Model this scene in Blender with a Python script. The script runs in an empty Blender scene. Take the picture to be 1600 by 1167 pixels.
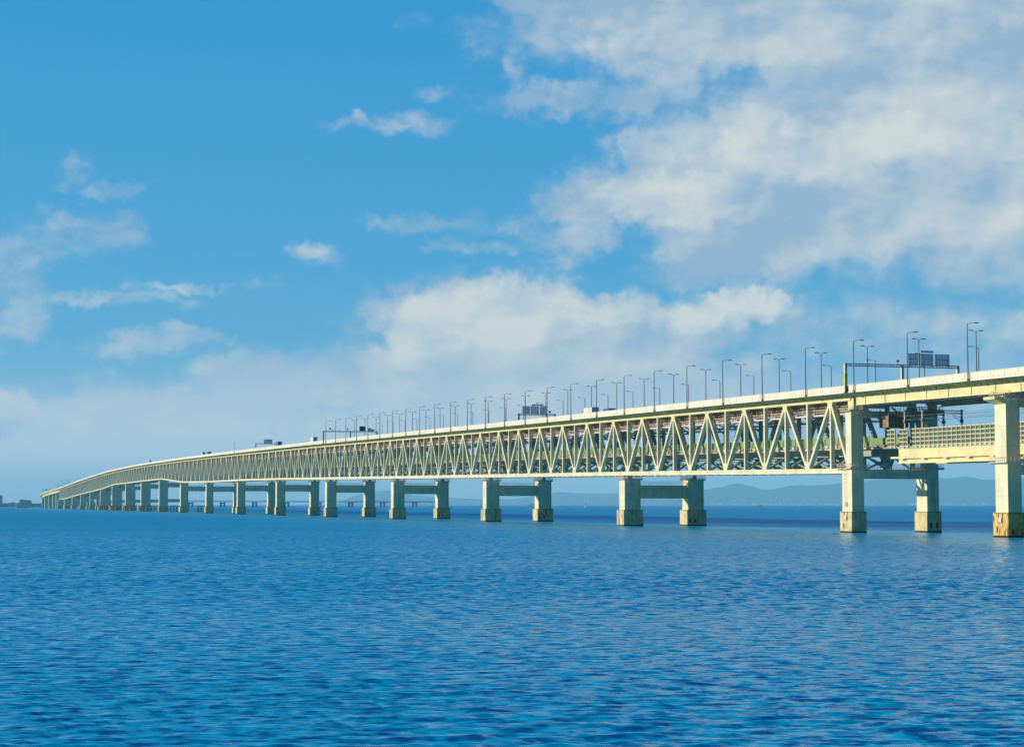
import bpy, math, random
import numpy as np
from mathutils import Vector, Matrix
random.seed(7); rng = np.random.default_rng(7)
sc = bpy.context.scene
R = math.radians
# ------------------------------------------------------------------ camera
PITCH = math.asin(204.5 / 3000)
CAM_H = 6.55
cam = bpy.data.cameras.new('camera'); cam_o = bpy.data.objects.new('camera', cam)
sc.collection.objects.link(cam_o); sc.camera = cam_o
cam.sensor_width = 36; cam.lens = 36 * math.sqrt(3000**2 - 204.5**2) / 1600
cam.clip_start = 1; cam.clip_end = 120000
cam_o.location = (0, 0, CAM_H); cam_o.rotation_euler = (math.pi/2 + PITCH, 0, 0)
# bridge frame: d runs along the bridge (away), t across it
TH = math.atan(922/3000)
D = Vector((-math.sin(TH), math.cos(TH), 0)); T = Vector((math.cos(TH), math.sin(TH), 0))
# ------------------------------------------------------------------ light
SUN_EL, SUN_TURN = R(14), R(28)
sh = -T*math.cos(SUN_TURN) + D*math.sin(SUN_TURN)
sdir = Vector((sh.x*math.cos(SUN_EL), sh.y*math.cos(SUN_EL), math.sin(SUN_EL)))
sun = bpy.data.lights.new('sun', 'SUN'); sun.energy = 4.1; sun.angle = R(0.5); sun.color = (1.0, 0.87, 0.70)
sun_o = bpy.data.objects.new('sun', sun); sc.collection.objects.link(sun_o)
sun_o.rotation_euler = sdir.to_track_quat('Z', 'Y').to_euler()
sc.view_settings.view_transform = 'Standard'; sc.view_settings.look = 'None'
sc.view_settings.exposure = 0.35; sc.view_settings.gamma = 1
sc.cycles.use_denoising = True
sc.cycles.max_bounces = 6; sc.cycles.volume_bounces = 2
sc.cycles.sample_clamp_indirect = 6
# ------------------------------------------------------------------ world: sky and clouds (by azimuth and elevation)
w = bpy.data.worlds.new('World'); sc.world = w; w.use_nodes = True
nt = w.node_tree; nt.nodes.clear(); N = nt.nodes; L = nt.links
def node(tp, **k):
    n = N.new(tp)
    for a, b in k.items(): setattr(n, a, b)
    return n
def put(sock, v):
    if isinstance(v, bpy.types.NodeSocket): L.new(v, sock)
    else: sock.default_value = v
def M(op, a, b=None, c=None, clamp=False):
    n = node('ShaderNodeMath', operation=op, use_clamp=clamp)
    put(n.inputs[0], a)
    if b is not None: put(n.inputs[1], b)
    if c is not None: put(n.inputs[2], c)
    return n.outputs[0]
def VM(op, a, b=None, c=None):
    n = node('ShaderNodeVectorMath', operation=op)
    put(n.inputs[0], a)
    if b is not None: put(n.inputs[1], b)
    if c is not None: put(n.inputs[2], c)
    return n.outputs['Value'] if op in ('DOT_PRODUCT', 'LENGTH') else n.outputs[0]
def MIX(f, a, b, bt='MIX'):
    n = node('ShaderNodeMix', data_type='RGBA', blend_type=bt)
    put(n.inputs[0], f); put(n.inputs[6], a); put(n.inputs[7], b)
    return n.outputs[2]
def SS(x, a, b):
    n = node('ShaderNodeMapRange', interpolation_type='SMOOTHSTEP')
    put(n.inputs[0], x); n.inputs[1].default_value = a; n.inputs[2].default_value = b
    return n.outputs[0]
SKY_K = 0.10; EXC = .785
sky = node('ShaderNodeTexSky', sky_type='NISHITA', sun_disc=False, sun_elevation=SUN_EL,
           sun_rotation=math.atan2(sdir.x, sdir.y), air_density=1.0, dust_density=0.3, ozone_density=3.0)
tc = node('ShaderNodeTexCoord'); sep = node('ShaderNodeSeparateXYZ'); L.new(tc.outputs['Generated'], sep.inputs[0])
X, Y, Z = sep.outputs
az = M('MULTIPLY', M('ARCTAN2', X, Y), 30.0)        # one unit is a little under two degrees
el = M('MULTIPLY', M('ARCSINE', Z), 30.0)
cmb = node('ShaderNodeCombineXYZ'); L.new(az, cmb.inputs[0]); L.new(el, cmb.inputs[1]); P0 = cmb.outputs[0]
def noise(v, scale, det=5, rough=.55, col=False, off=(0, 0, 0), sc3=(1, 1, 1)):
    n = node('ShaderNodeTexNoise', noise_dimensions='2D'); n.inputs['Scale'].default_value = scale
    n.inputs['Detail'].default_value = det; n.inputs['Roughness'].default_value = rough
    L.new(VM('MULTIPLY_ADD', v, sc3, off), n.inputs['Vector'])
    return n.outputs['Color' if col else 'Fac']
BLOBS = [  # azimuth, elevation, half width, half height, strength
 (4.6,7.6,5.6,1.2,1.3),(7.5,5.8,4.8,3.0,1.4),(4.9,5.4,3.1,1.6,1.4),(3.1,4.75,2.1,.9,1.2),(2.2,5.4,.9,.5,1.0),(1.15,4.7,.95,.58,1.1),(.95,4.15,1.1,.34,.7),
 (1.9,6.3,1.0,.42,.8),(2.3,6.75,1.2,.55,.8),(3.7,3.95,1.9,.8,1.1),(5.9,4.4,2.6,1.0,1.1),(7.5,3.8,2.2,.9,.7),(.5,7.75,1.1,.35,.8),(2.2,7.5,1.3,.5,1.0),
 (-1.6,2.75,.85,.75,1.3),(-.75,2.95,1.1,.72,1.4),(.15,3.0,1.15,.75,1.4),(1.0,2.75,.9,.6,1.2),(1.7,2.75,1.1,.6,1.3),(2.8,2.7,1.1,.5,1.2),(3.7,3.05,1.0,.34,1.1),(4.1,2.7,.8,.4,.7),(-1.9,2.2,.8,.5,1.0),
 (.4,1.9,4.2,1.3,1.3),(3.1,1.7,3.0,.95,.8),(-3.4,1.85,2.5,.62,1.0),(-5.7,2.45,1.1,.26,.62),(-4.9,2.6,.6,.18,.55),(-5.2,1.3,3.4,.75,1.1),(-7.7,1.45,.8,.38,1.0),(-6.2,.6,3.4,.8,1.2),(-1.0,.9,6.0,.9,1.0),
 (-7.9,3.85,.9,.36,.62),(-6.9,4.05,1.1,.28,.5),(-6.4,4.35,.8,.18,.42),(-7.8,2.95,.8,.62,.66),(-6.3,4.82,.75,.17,.5),(-6.95,5.08,.25,.22,.3),
 (-6.1,3.15,1.3,.14,.4),(-5.1,3.35,1.0,.09,.4),(-1.9,5.85,1.2,.18,.55),(-1.55,6.02,.4,.14,.42),(-1.25,6.35,.4,.1,.3),(.5,6.3,1.0,.3,.72),(.1,6.75,.35,.3,.42),
 (-.95,4.42,1.5,.18,.52),(.0,4.35,1.3,.16,.46),(-3.1,3.95,.45,.14,.28),(-2.7,3.8,.4,.1,.25),(-.6,4.02,.75,.14,.4),(.5,3.82,.6,.1,.34),(6.8,2.4,3.2,1.5,.42),
]
wn = VM('SUBTRACT', noise(P0, .9, 4, .6, True), (.5, .5, .5))
wn2 = VM('SUBTRACT', noise(P0, 3.2, 5, .6, True, (3.1, 1.7, 0)), (.5, .5, .5))
def density(P):
    q = VM('MULTIPLY_ADD', wn, (1.35, .5, 0), P)
    q = VM('MULTIPLY_ADD', wn2, (.55, .4, 0), q)
    acc = None
    for cx, cy, rx, ry, k in BLOBS:
        v = VM('MULTIPLY_ADD', q, (1/rx, 1/ry, 0), (-cx/rx, -cy/ry, 0))
        r2 = VM('DOT_PRODUCT', v, v)
        f = M('MULTIPLY_ADD', r2, -k, k)
        if acc is None: acc = f
        else:
            n = node('ShaderNodeMath', operation='SMOOTH_MAX'); L.new(acc, n.inputs[0]); L.new(f, n.inputs[1]); n.inputs[2].default_value = .25
            acc = n.outputs[0]
    return M('MAXIMUM', acc, -1.5)
def fine(P): return noise(P, 1.15, 8, .52, off=(7.3, 2.2, 0), sc3=(.75, 1.25, 1))
def puff(P):                                              # rounded billows: smaller lobes riding on larger ones
    n = node('ShaderNodeTexVoronoi', feature='SMOOTH_F1', voronoi_dimensions='2D'); n.normalize = True
    n.inputs['Scale'].default_value = 1.25; n.inputs['Detail'].default_value = 3; n.inputs['Roughness'].default_value = .48; n.inputs['Lacunarity'].default_value = 2.3
    n.inputs['Smoothness'].default_value = .35
    q = VM('MULTIPLY_ADD', wn2, (.35, .3, 0), VM('MULTIPLY', P, (1.0, 1.25, 0)))
    L.new(q, n.inputs['Vector']); return M('SUBTRACT', .42, n.outputs['Distance'])
SH = (-.13, .11, 0)
P1 = VM('ADD', P0, SH)
f0, f1, p0, p1 = fine(P0), fine(P1), puff(P0), puff(P1)
base_d = density(P0)
dens = M('ADD', base_d, M('ADD', M('MULTIPLY', M('SUBTRACT', f0, .5), 1.2), M('MULTIPLY', p0, 1.35)))
soft_edge = SS(base_d, .75, .2)                           # wisps fade out, the heaped clouds end crisply
cover = MIX(SS(base_d, .45, .9), M('MULTIPLY', SS(dens, -.1, .8), .72), SS(dens, .05, .42))
relief = M('ADD', M('MULTIPLY', M('SUBTRACT', f0, f1), .65), M('MULTIPLY', M('SUBTRACT', p0, p1), .85))   # lobes face the sun or turn away
def soft(P): return noise(P, .55, 5, .5, off=(17.3, 5.2, 0), sc3=(.7, 1.3, 1))
relief2 = M('MULTIPLY', M('SUBTRACT', soft(P0), soft(VM('ADD', P0, (-.4, .42, 0)))), 2.2)
thick = SS(dens, .1, 1.0)
big = noise(P0, .42, 3, .5, off=(11, 4, 0))
lit = M('ADD', M('ADD', relief, relief2), M('MULTIPLY_ADD', big, 1.2, -.34))
def crown(cx, cy, rx, ry):                                # sunlit crowns of the cumulus banks
    v = VM('MULTIPLY_ADD', VM('MULTIPLY_ADD', wn2, (.8, .6, 0), P0), (1/rx, 1/ry, 0), (-cx/rx, -cy/ry, 0))
    return SS(VM('DOT_PRODUCT', v, v), 1.3, .1)
cr_ = M('ADD', M('ADD', crown(2.9, 3.1, 2.2, .4), crown(4.9, 5.5, 1.9, .6)), M('ADD', crown(-.2, 3.0, 1.7, .55), M('ADD', crown(2.6, 4.75, 1.6, .45), crown(-7.7, 1.5, .8, .4))))
lit = M('ADD', lit, M('MULTIPLY', cr_, .5), clamp=True)
ccol = MIX(lit, (3.2*EXC, 4.7*EXC, 6.3*EXC, 1), (7.0*EXC, 7.35*EXC, 7.0*EXC, 1))
ccol = MIX(SS(el, 3.0, .3), ccol, (6.6*EXC, 7.3*EXC, 7.7*EXC, 1))
hsv = node('ShaderNodeHueSaturation'); hsv.inputs['Saturation'].default_value = 1.25; hsv.inputs['Value'].default_value = 1.0
L.new(sky.outputs[0], hsv.inputs['Color'])
SKY_TINT = (0.55, 0.95, 1.15, 1)
skyn = MIX(1.0, hsv.outputs[0], SKY_TINT, 'MULTIPLY')
rp = node('ShaderNodeValToRGB'); L.new(M('MULTIPLY', el, 1/47.0), rp.inputs[0])
cr = rp.color_ramp; EXK = .785
for i, (e_, c_) in enumerate([(0, (.60,.74,.86)), (1.0, (.33,.55,.75)), (2.4, (.105,.40,.67)), (4.2, (.06,.36,.665)), (7.8, (.032,.31,.655)), (16, (.028,.25,.56)), (28, (.015,.14,.36)), (47, (.010,.07,.20))]):
    e = cr.elements[i] if i < 2 else cr.elements.new(e_/47.0)
    e.position = e_/47.0; e.color = (*[q_*EXK for q_ in c_], 1)
ramp10 = MIX(1.0, rp.outputs[0], (10, 10, 10, 1), 'MULTIPLY')
skyc0 = MIX(.9, skyn, ramp10)
behind = SS(Y, .1, -.45)                           # sky behind the viewer dimmed and blued, added to deepen the shaded faces
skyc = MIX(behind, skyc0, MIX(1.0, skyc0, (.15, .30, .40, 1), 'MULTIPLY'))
fac = M('MULTIPLY', cover, M('MULTIPLY_ADD', thick, .50, .46))
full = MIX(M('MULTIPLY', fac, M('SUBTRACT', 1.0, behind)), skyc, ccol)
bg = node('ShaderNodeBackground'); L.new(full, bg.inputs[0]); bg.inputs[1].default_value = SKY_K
wo = node('ShaderNodeOutputWorld'); L.new(bg.outputs[0], wo.inputs[0])
w.cycles.sampling_method = 'MANUAL'; w.cycles.sample_map_resolution = 512

# ------------------------------------------------------------------ materials
def mat(name, col, rough=.55, var=.08, vscale=.35, metal=0, dirt=None, dirt_amt=0, dirt_scale=(1.2, 1.2, .12), streak=0, spec=.3, seams=0):
    m = bpy.data.materials.new(name); m.use_nodes = True
    t = m.node_tree; b = t.nodes['Principled BSDF']
    b.inputs['Roughness'].default_value = rough; b.inputs['Metallic'].default_value = metal
    b.inputs['Specular IOR Level'].default_value = spec
    g = t.nodes.new('ShaderNodeNewGeometry')
    def nz(scale, vec, det=4):
        mp = t.nodes.new('ShaderNodeMapping'); mp.inputs['Scale'].default_value = vec
        t.links.new(g.outputs['Position'], mp.inputs[0])
        n = t.nodes.new('ShaderNodeTexNoise'); n.inputs['Scale'].default_value = scale; n.inputs['Detail'].default_value = det
        t.links.new(mp.outputs[0], n.inputs['Vector']); return n.outputs['Fac']
    def mix(f, a, c2, bt='MIX'):
        n = t.nodes.new('ShaderNodeMix'); n.data_type = 'RGBA'; n.blend_type = bt
        for s, v in ((n.inputs[0], f), (n.inputs[6], a), (n.inputs[7], c2)):
            if isinstance(v, bpy.types.NodeSocket): t.links.new(v, s)
            else: s.default_value = v
        return n.outputs[2]
    def ramp(x, a, c2):
        n = t.nodes.new('ShaderNodeMapRange'); n.interpolation_type = 'SMOOTHSTEP'
        t.links.new(x, n.inputs[0]); n.inputs[1].default_value = a; n.inputs[2].default_value = c2; return n.outputs[0]
    c4 = (*col, 1)
    lo = tuple(max(0, c*(1-var*2)) for c in col) + (1,); hi = tuple(min(1, c*(1+var)) for c in col) + (1,)
    c = mix(ramp(nz(vscale, (1, 1, 1)), .3, .7), lo, hi)
    if streak:
        c = mix(ramp(nz(1.0, (1.6, 1.6, .1)), .52, .8), c, tuple(x*(1-streak) for x in (col[0], col[1]*.93, col[2]*.8)) + (1,))
    if dirt:
        c = mix(ramp(nz(1.0, dirt_scale, 6), .62 - dirt_amt*.25, .68 - dirt_amt*.1), c, (*dirt, 1))
    t.links.new(c, b.inputs['Base Color'])
    bp = t.nodes.new('ShaderNodeBump'); bp.inputs['Strength'].default_value = .25; bp.inputs['Distance'].default_value = .05
    t.links.new(nz(2.5, (1, 1, 1)), bp.inputs['Height']); t.links.new(bp.outputs[0], b.inputs['Normal'])
    return m
CREAM = mat('cream_paint', (.75, .72, .47), .5, .07, .3, streak=.34)
CREAM2 = mat('yellow_cream_paint', (.74, .68, .34), .5, .07, .25, streak=.2)
PARA = mat('parapet_paint', (.77, .74, .57), .55, .05, .12, streak=.12)
BLOCK = mat('footing_paint', (.66, .56, .28), .6, .12, .5, streak=.35, dirt=(.30, .13, .04), dirt_amt=.1)
RUST = mat('rusty_footing_paint', (.70, .50, .13), .65, .14, .5, streak=.4, dirt=(.26, .05, .014), dirt_amt=.5, dirt_scale=(1.5, 1.5, .42))
ALGAE = mat('tide_stained_concrete', (.035, .032, .018), .8, .3, 1.2)
SOFF = mat('soffit_paint', (.60, .62, .30), .6, .1, .3)
SHADEP = mat('truss_shade_paint', (.30, .36, .27), .55, .08, .3)  # bridge paint darkened to stand in for the shade inside the truss
PIPE = mat('rusty_service_pipe', (.50, .31, .20), .7, .2, .6)
PINK = mat('catwalk_metal', (.74, .58, .46), .6, .1, .5)
GREEN = mat('green_panel', (.22, .34, .12), .5, .08, .4)
GREEN2 = mat('olive_panel', (.075, .13, .04), .45, .1, .4)
GRID = mat('pale_frame', (.66, .60, .44), .5, .05, .4)
STEEL = mat('grey_lamp_steel', (.20, .22, .25), .5, .05, .4, metal=.2)
SIGN = mat('sign_back_metal', (.80, .90, .97), .5, .05, .4, metal=.2)
LATT = mat('sign_lattice_paint', (.52, .62, .72), .5, .05, .4)
BLACKS = mat('dark_sign_panel', (.02, .025, .05), .5, .05, .4)
WHITE = mat('white_plate', (.8, .8, .78), .5, .03, .4)
RUBBER = mat('dark_rubber', (.02, .02, .02), .8, .1, 1)
ASPH = mat('asphalt', (.05, .05, .05), .85, .1, .5)
TRUCKW = mat('truck_body_white', (.75, .74, .70), .4, .04, .3)
TRUCKB = mat('truck_blue', (.05, .12, .35), .4, .04, .3)
GLASS = mat('dark_glass', (.02, .03, .04), .1, .02, .3, spec=.6)
TYRE = RUBBER
YEL = mat('hazard_yellow', (.62, .60, .05), .5, .05, .4)
PILE = mat('fender_pile_steel', (.55, .44, .24), .7, .15, .8, streak=.4, dirt=(.12, .05, .03), dirt_amt=.3)
TARP = mat('brown_scaffold_sheet', (.36, .24, .13), .8, .2, .6, streak=.3)
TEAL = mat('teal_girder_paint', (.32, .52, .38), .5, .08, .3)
HILL = mat('hill_forest', (.035, .06, .03), .9, .3, .003)
TOWNM = mat('pale_town_concrete', (.82, .76, .70), .8, .15, .01)
LAND = mat('shore_land', (.07, .08, .06), .9, .3, .01)
BLDG = mat('shore_building', (.42, .40, .38), .8, .1, .02)
BLDB = mat('blue_grey_tower', (.10, .16, .26), .6, .1, .02)
BARGE = mat('orange_hull', (.55, .26, .16), .6, .1, .05)
REDB = mat('red_beacon_paint', (.45, .06, .04), .5, .1, .4)

# water
WATER = bpy.data.materials.new('sea_water'); WATER.use_nodes = True
t = WATER.node_tree; b = t.nodes['Principled BSDF']
b.inputs['Base Color'].default_value = (.0, .43, .73, 1)
b.inputs['IOR'].default_value = 1.30; b.inputs['Specular Tint'].default_value = (.7, .9, 1, 1)
g = t.nodes.new('ShaderNodeNewGeometry')
def wnz(scale, vec, det, rough=.55):
    mp = t.nodes.new('ShaderNodeMapping'); mp.inputs['Scale'].default_value = vec; mp.inputs['Rotation'].default_value = (0, 0, R(-12))
    t.links.new(g.outputs['Position'], mp.inputs[0])
    n = t.nodes.new('ShaderNodeTexNoise'); n.inputs['Scale'].default_value = scale; n.inputs['Detail'].default_value = det; n.inputs['Roughness'].default_value = rough
    t.links.new(mp.outputs[0], n.inputs['Vector']); return n.outputs['Fac']
def wm(op, a, bb, c=None):
    n = t.nodes.new('ShaderNodeMath'); n.operation = op
    for i, v in enumerate((a, bb, c)):
        if v is None: continue
        if isinstance(v, bpy.types.NodeSocket): t.links.new(v, n.inputs[i])
        else: n.inputs[i].default_value = v
    return n.outputs[0]
patch = wnz(.012, (.16, 1.5, 1), 4)
sepw = t.nodes.new('ShaderNodeSeparateXYZ'); t.links.new(g.outputs['Position'], sepw.inputs[0])
def wramp(x, a, c2, lo, hi):
    n = t.nodes.new('ShaderNodeMapRange'); n.interpolation_type = 'SMOOTHSTEP'
    t.links.new(x, n.inputs[0])
    for k_, v in zip((1, 2, 3, 4), (a, c2, lo, hi)): n.inputs[k_].default_value = v
    return n.outputs[0]
far_r = wramp(sepw.outputs[1], 60, 900, .15, .46)          # unresolved wavelets of the open water
dotn = t.nodes.new('ShaderNodeVectorMath'); dotn.operation = 'DOT_PRODUCT'; t.links.new(g.outputs['Position'], dotn.inputs[0]); dotn.inputs[1].default_value = tuple(T)
wob = wm('MULTIPLY_ADD', patch, 60.0, wm('SUBTRACT', dotn.outputs['Value'], 217.55+30))
lee = wm('MULTIPLY', wramp(wob, -150, -25, 0, 1), wramp(wm('SUBTRACT', dotn.outputs['Value'], 217.55), 12, 22, 1, 0))      # calmer water in the lee of the bridge
rg = wm('MULTIPLY', wm('MULTIPLY', far_r, wramp(patch, .35, .65, .8, 1.1)), wramp(lee, 0, 1, 1, .75))
t.links.new(rg, b.inputs['Roughness'])
def wvm(op, a, bb):
    n = t.nodes.new('ShaderNodeVectorMath'); n.operation = op
    for i, v in enumerate((a, bb)):
        if v is None: continue
        if isinstance(v, bpy.types.NodeSocket): t.links.new(v, n.inputs[i])
        else: n.inputs[i].default_value = v
    return n.outputs[0]
def slope(scale, vec, det, amp, rot=-8):                    # random wave slopes as a colour noise, one channel per axis
    mp = t.nodes.new('ShaderNodeMapping'); mp.inputs['Scale'].default_value = vec; mp.inputs['Rotation'].default_value = (0, 0, R(rot))
    t.links.new(g.outputs['Position'], mp.inputs[0])
    n = t.nodes.new('ShaderNodeTexNoise'); n.noise_dimensions = '2D'; n.inputs['Scale'].default_value = scale; n.inputs['Detail'].default_value = det; n.inputs['Roughness'].default_value = .6
    t.links.new(mp.outputs[0], n.inputs['Vector'])
    return wvm('MULTIPLY', wvm('SUBTRACT', n.outputs['Color'], (.5, .5, .5)), (amp*.8, amp*1.15, 0))
sl = wvm('ADD', slope(1.6, (.5, 1, 1), 4, 1.4), slope(4.2, (.5, 1, 1), 3, .7, 6))
sl = wvm('MULTIPLY', sl, wvm('ADD', (.62, .62, 0), wvm('MULTIPLY', patch, (.75, .75, 0))))
lean = t.nodes.new('ShaderNodeCombineXYZ'); t.links.new(wramp(sepw.outputs[1], 40, 500, -.10, -.17), lean.inputs[1])   # wave fronts steeper toward the shore
calm = wramp(lee, 0, 1, 1, .58)
cc = t.nodes.new('ShaderNodeCombineXYZ')
for k_ in range(3): t.links.new(calm, cc.inputs[k_])
nn = wvm('NORMALIZE', wvm('ADD', g.outputs['Normal'], wvm('MULTIPLY', wvm('ADD', lean.outputs[0], sl), cc.outputs[0])), None)
t.links.new(nn, b.inputs['Normal'])

# ------------------------------------------------------------------ bridge path and levels
S0, DC, CURVE, RAD = 401.1, 217.55, 3105.0, 1500.0
def P(s, wq, z):
    if s <= CURVE: return D*(s+S0) + T*(DC+wq) + Vector((0, 0, z))
    a = (s-CURVE)/RAD
    base = D*(CURVE+S0) + T*DC
    c = base + T*RAD
    r = RAD - wq
    return c + (-T*math.cos(a) + D*math.sin(a))*r + Vector((0, 0, z))
def frame(s):
    if s <= CURVE: return D, T
    a = (s-CURVE)/RAD
    return D*math.cos(a) + T*math.sin(a), T*math.cos(a) - D*math.sin(a)
_S = np.arange(-200, 3900, 5.0)
def smooth(xs, ys, win):
    f = np.interp(_S, xs, ys)
    n = max(1, int(win/5)); pad = np.concatenate([f[0] + (f[1]-f[0])*np.arange(-n, 0), f, f[-1] + (f[-1]-f[-2])*np.arange(1, n+1)])
    k = np.hanning(2*n+1); k /= k.sum()
    return np.convolve(pad, k, 'valid')
_dk = smooth([-200,-77,-8,48,141,276,412,646,923,1199,1430,1613,1827,2050,2243,2507,2711,2830,2950,3050,3150,3400,3900],
             [32.0,33.1,33.8,34.5,35.4,36.8,38.4,41.0,43.3,45.2,46.1,46.2,45.3,42.8,39.8,35.1,31.8,30.3,28.9,27.2,25.0,18,8], 90)
def zd(s): return float(np.interp(s, _S, _dk))            # top of parapet
PZ = [14.3,16.0,17.4,18.9,20.4,22.0,23.1,23.7,25.1,29.7,29.6,29.3,29.2,25.3,23.3,21.0,18.4,15.6,14.8]
def zb(s): return float(np.interp(s, [i*150.0 for i in range(19)], PZ))   # centre of bottom chord
_rl = smooth([-200,-50,0,150,300,450,600,750,900,1050,1200,1350,1500,1650,1800,1950,2100,2250,2400,2550,2700,3900],
             [19.2,19.4,19.7,21.6,23.4,24.9,26.4,28,29.1,29.9,31.2,33.6,34.4,34.2,33.2,31,28.6,26.4,24,21.7,20.6,20], 60)
def zr(s): return float(np.interp(s, _S, _rl))            # rail deck level

class MB:
    def __init__(self): self.v = []; self.f = []; self.mi = []; self.mats = []
    def m(self, material):
        if material not in self.mats: self.mats.append(material)
        return self.mats.index(material)
    def hexa(self, pts, material):
        o = len(self.v); self.v += [tuple(p) for p in pts]; k = self.m(material)
        for q in ((0,3,2,1),(4,5,6,7),(0,1,5,4),(1,2,6,5),(2,3,7,6),(3,0,4,7)):
            self.f.append(tuple(o+i for i in q)); self.mi.append(k)
    def box(self, c, ax, ay, azv, material):       # centre, half axes
        c = Vector(c); ax, ay, azv = Vector(ax), Vector(ay), Vector(azv)
        self.hexa([c-ax-ay-azv, c+ax-ay-azv, c+ax+ay-azv, c-ax+ay-azv, c-ax-ay+azv, c+ax-ay+azv, c+ax+ay+azv, c-ax+ay+azv], material)
    def bar(self, a, b2, wid, dep, material, side=None):   # square bar a..b; dep along side (default across the bridge)
        a, b2 = Vector(a), Vector(b2); u = b2-a; l = u.length
        if l < 1e-6: return
        u /= l; sd = (side or T).copy(); sd = (sd - u*sd.dot(u)); 
        if sd.length < 1e-4: sd = Vector((0, 0, 1)) - u*u.z
        sd.normalize(); n = u.cross(sd)
        self.box((a+b2)/2, u*l/2, sd*dep/2, n*wid/2, material)
    def tube(self, a, b2, r, material, n=8, r2=None):
        a, b2 = Vector(a), Vector(b2); u = (b2-a).normalized(); r2 = r if r2 is None else r2
        e = Vector((0, 0, 1)) if abs(u.z) < .9 else Vector((1, 0, 0)); p = u.cross(e).normalized(); q = u.cross(p)
        o = len(self.v); k = self.m(material)
        for c, rr in ((a, r), (b2, r2)):
            for i in range(n):
                an = 2*math.pi*i/n; self.v.append(tuple(c + p*rr*math.cos(an) + q*rr*math.sin(an)))
        for i in range(n):
            j = (i+1) % n; self.f.append((o+i, o+j, o+n+j, o+n+i)); self.mi.append(k)
        self.f.append(tuple(o+i for i in reversed(range(n)))); self.f.append(tuple(o+n+i for i in range(n))); self.mi += [k, k]
    def sweep(self, ss, sect, material, cap=True):  # sect(s) -> list of (w, z), closed section swept along the bridge
        o = len(self.v); k = self.m(material); n = None
        for s in ss:
            q = sect(s); n = len(q)
            for (wq, z) in q: self.v.append(tuple(P(s, wq, z)))
        for i in range(len(ss)-1):
            for j in range(n):
                j2 = (j+1) % n; self.f.append((o+i*n+j, o+(i+1)*n+j, o+(i+1)*n+j2, o+i*n+j2)); self.mi.append(k)
        if cap:
            self.f.append(tuple(o+j for j in range(n))); self.f.append(tuple(o+(len(ss)-1)*n+j for j in reversed(range(n)))); self.mi += [k, k]
    def build(self, name, parent=None, coll=None):
        me = bpy.data.meshes.new(name); org = Vector(parent_origin(parent)) if parent else Vector((0, 0, 0))
        vv = np.array(self.v, dtype=float) - np.array(org)
        me.from_pydata(vv.tolist(), [], self.f)
        for m_ in self.mats: me.materials.append(m_)
        me.polygons.foreach_set('material_index', self.mi)
        me.update()
        import bmesh
        bm = bmesh.new(); bm.from_mesh(me); bmesh.ops.recalc_face_normals(bm, faces=bm.faces); bm.to_mesh(me); bm.free()
        o = bpy.data.objects.new(name, me); sc.collection.objects.link(o)
        if parent: o.parent = parent
        return o
def parent_origin(p):
    v = Vector(p.location)
    while p.parent: p = p.parent; v += Vector(p.location)
    return v
def tag(o, label=None, cat=None, group=None, kind=None):
    if label: o['label'] = label
    if cat: o['category'] = cat
    if group: o['group'] = group
    if kind: o['kind'] = kind
    return o
def empty(name, loc): 
    o = bpy.data.objects.new(name, None); sc.collection.objects.link(o); o.location = loc; o.empty_display_size = 1; return o
def copy_tree(o, parent=None):
    c = o.copy(); sc.collection.objects.link(c); c.parent = parent
    for ch in [x for x in o.children]: copy_tree(ch, c)
    return c
ORD = ['', 'first','second','third','fourth','fifth','sixth','seventh','eighth','ninth','tenth','eleventh','twelfth','thirteenth','fourteenth','fifteenth','sixteenth','seventeenth','eighteenth','nineteenth','twentieth',
       'twenty-first','twenty-second','twenty-third','twenty-fourth','twenty-fifth','twenty-sixth','twenty-seventh','twenty-eighth']

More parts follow.
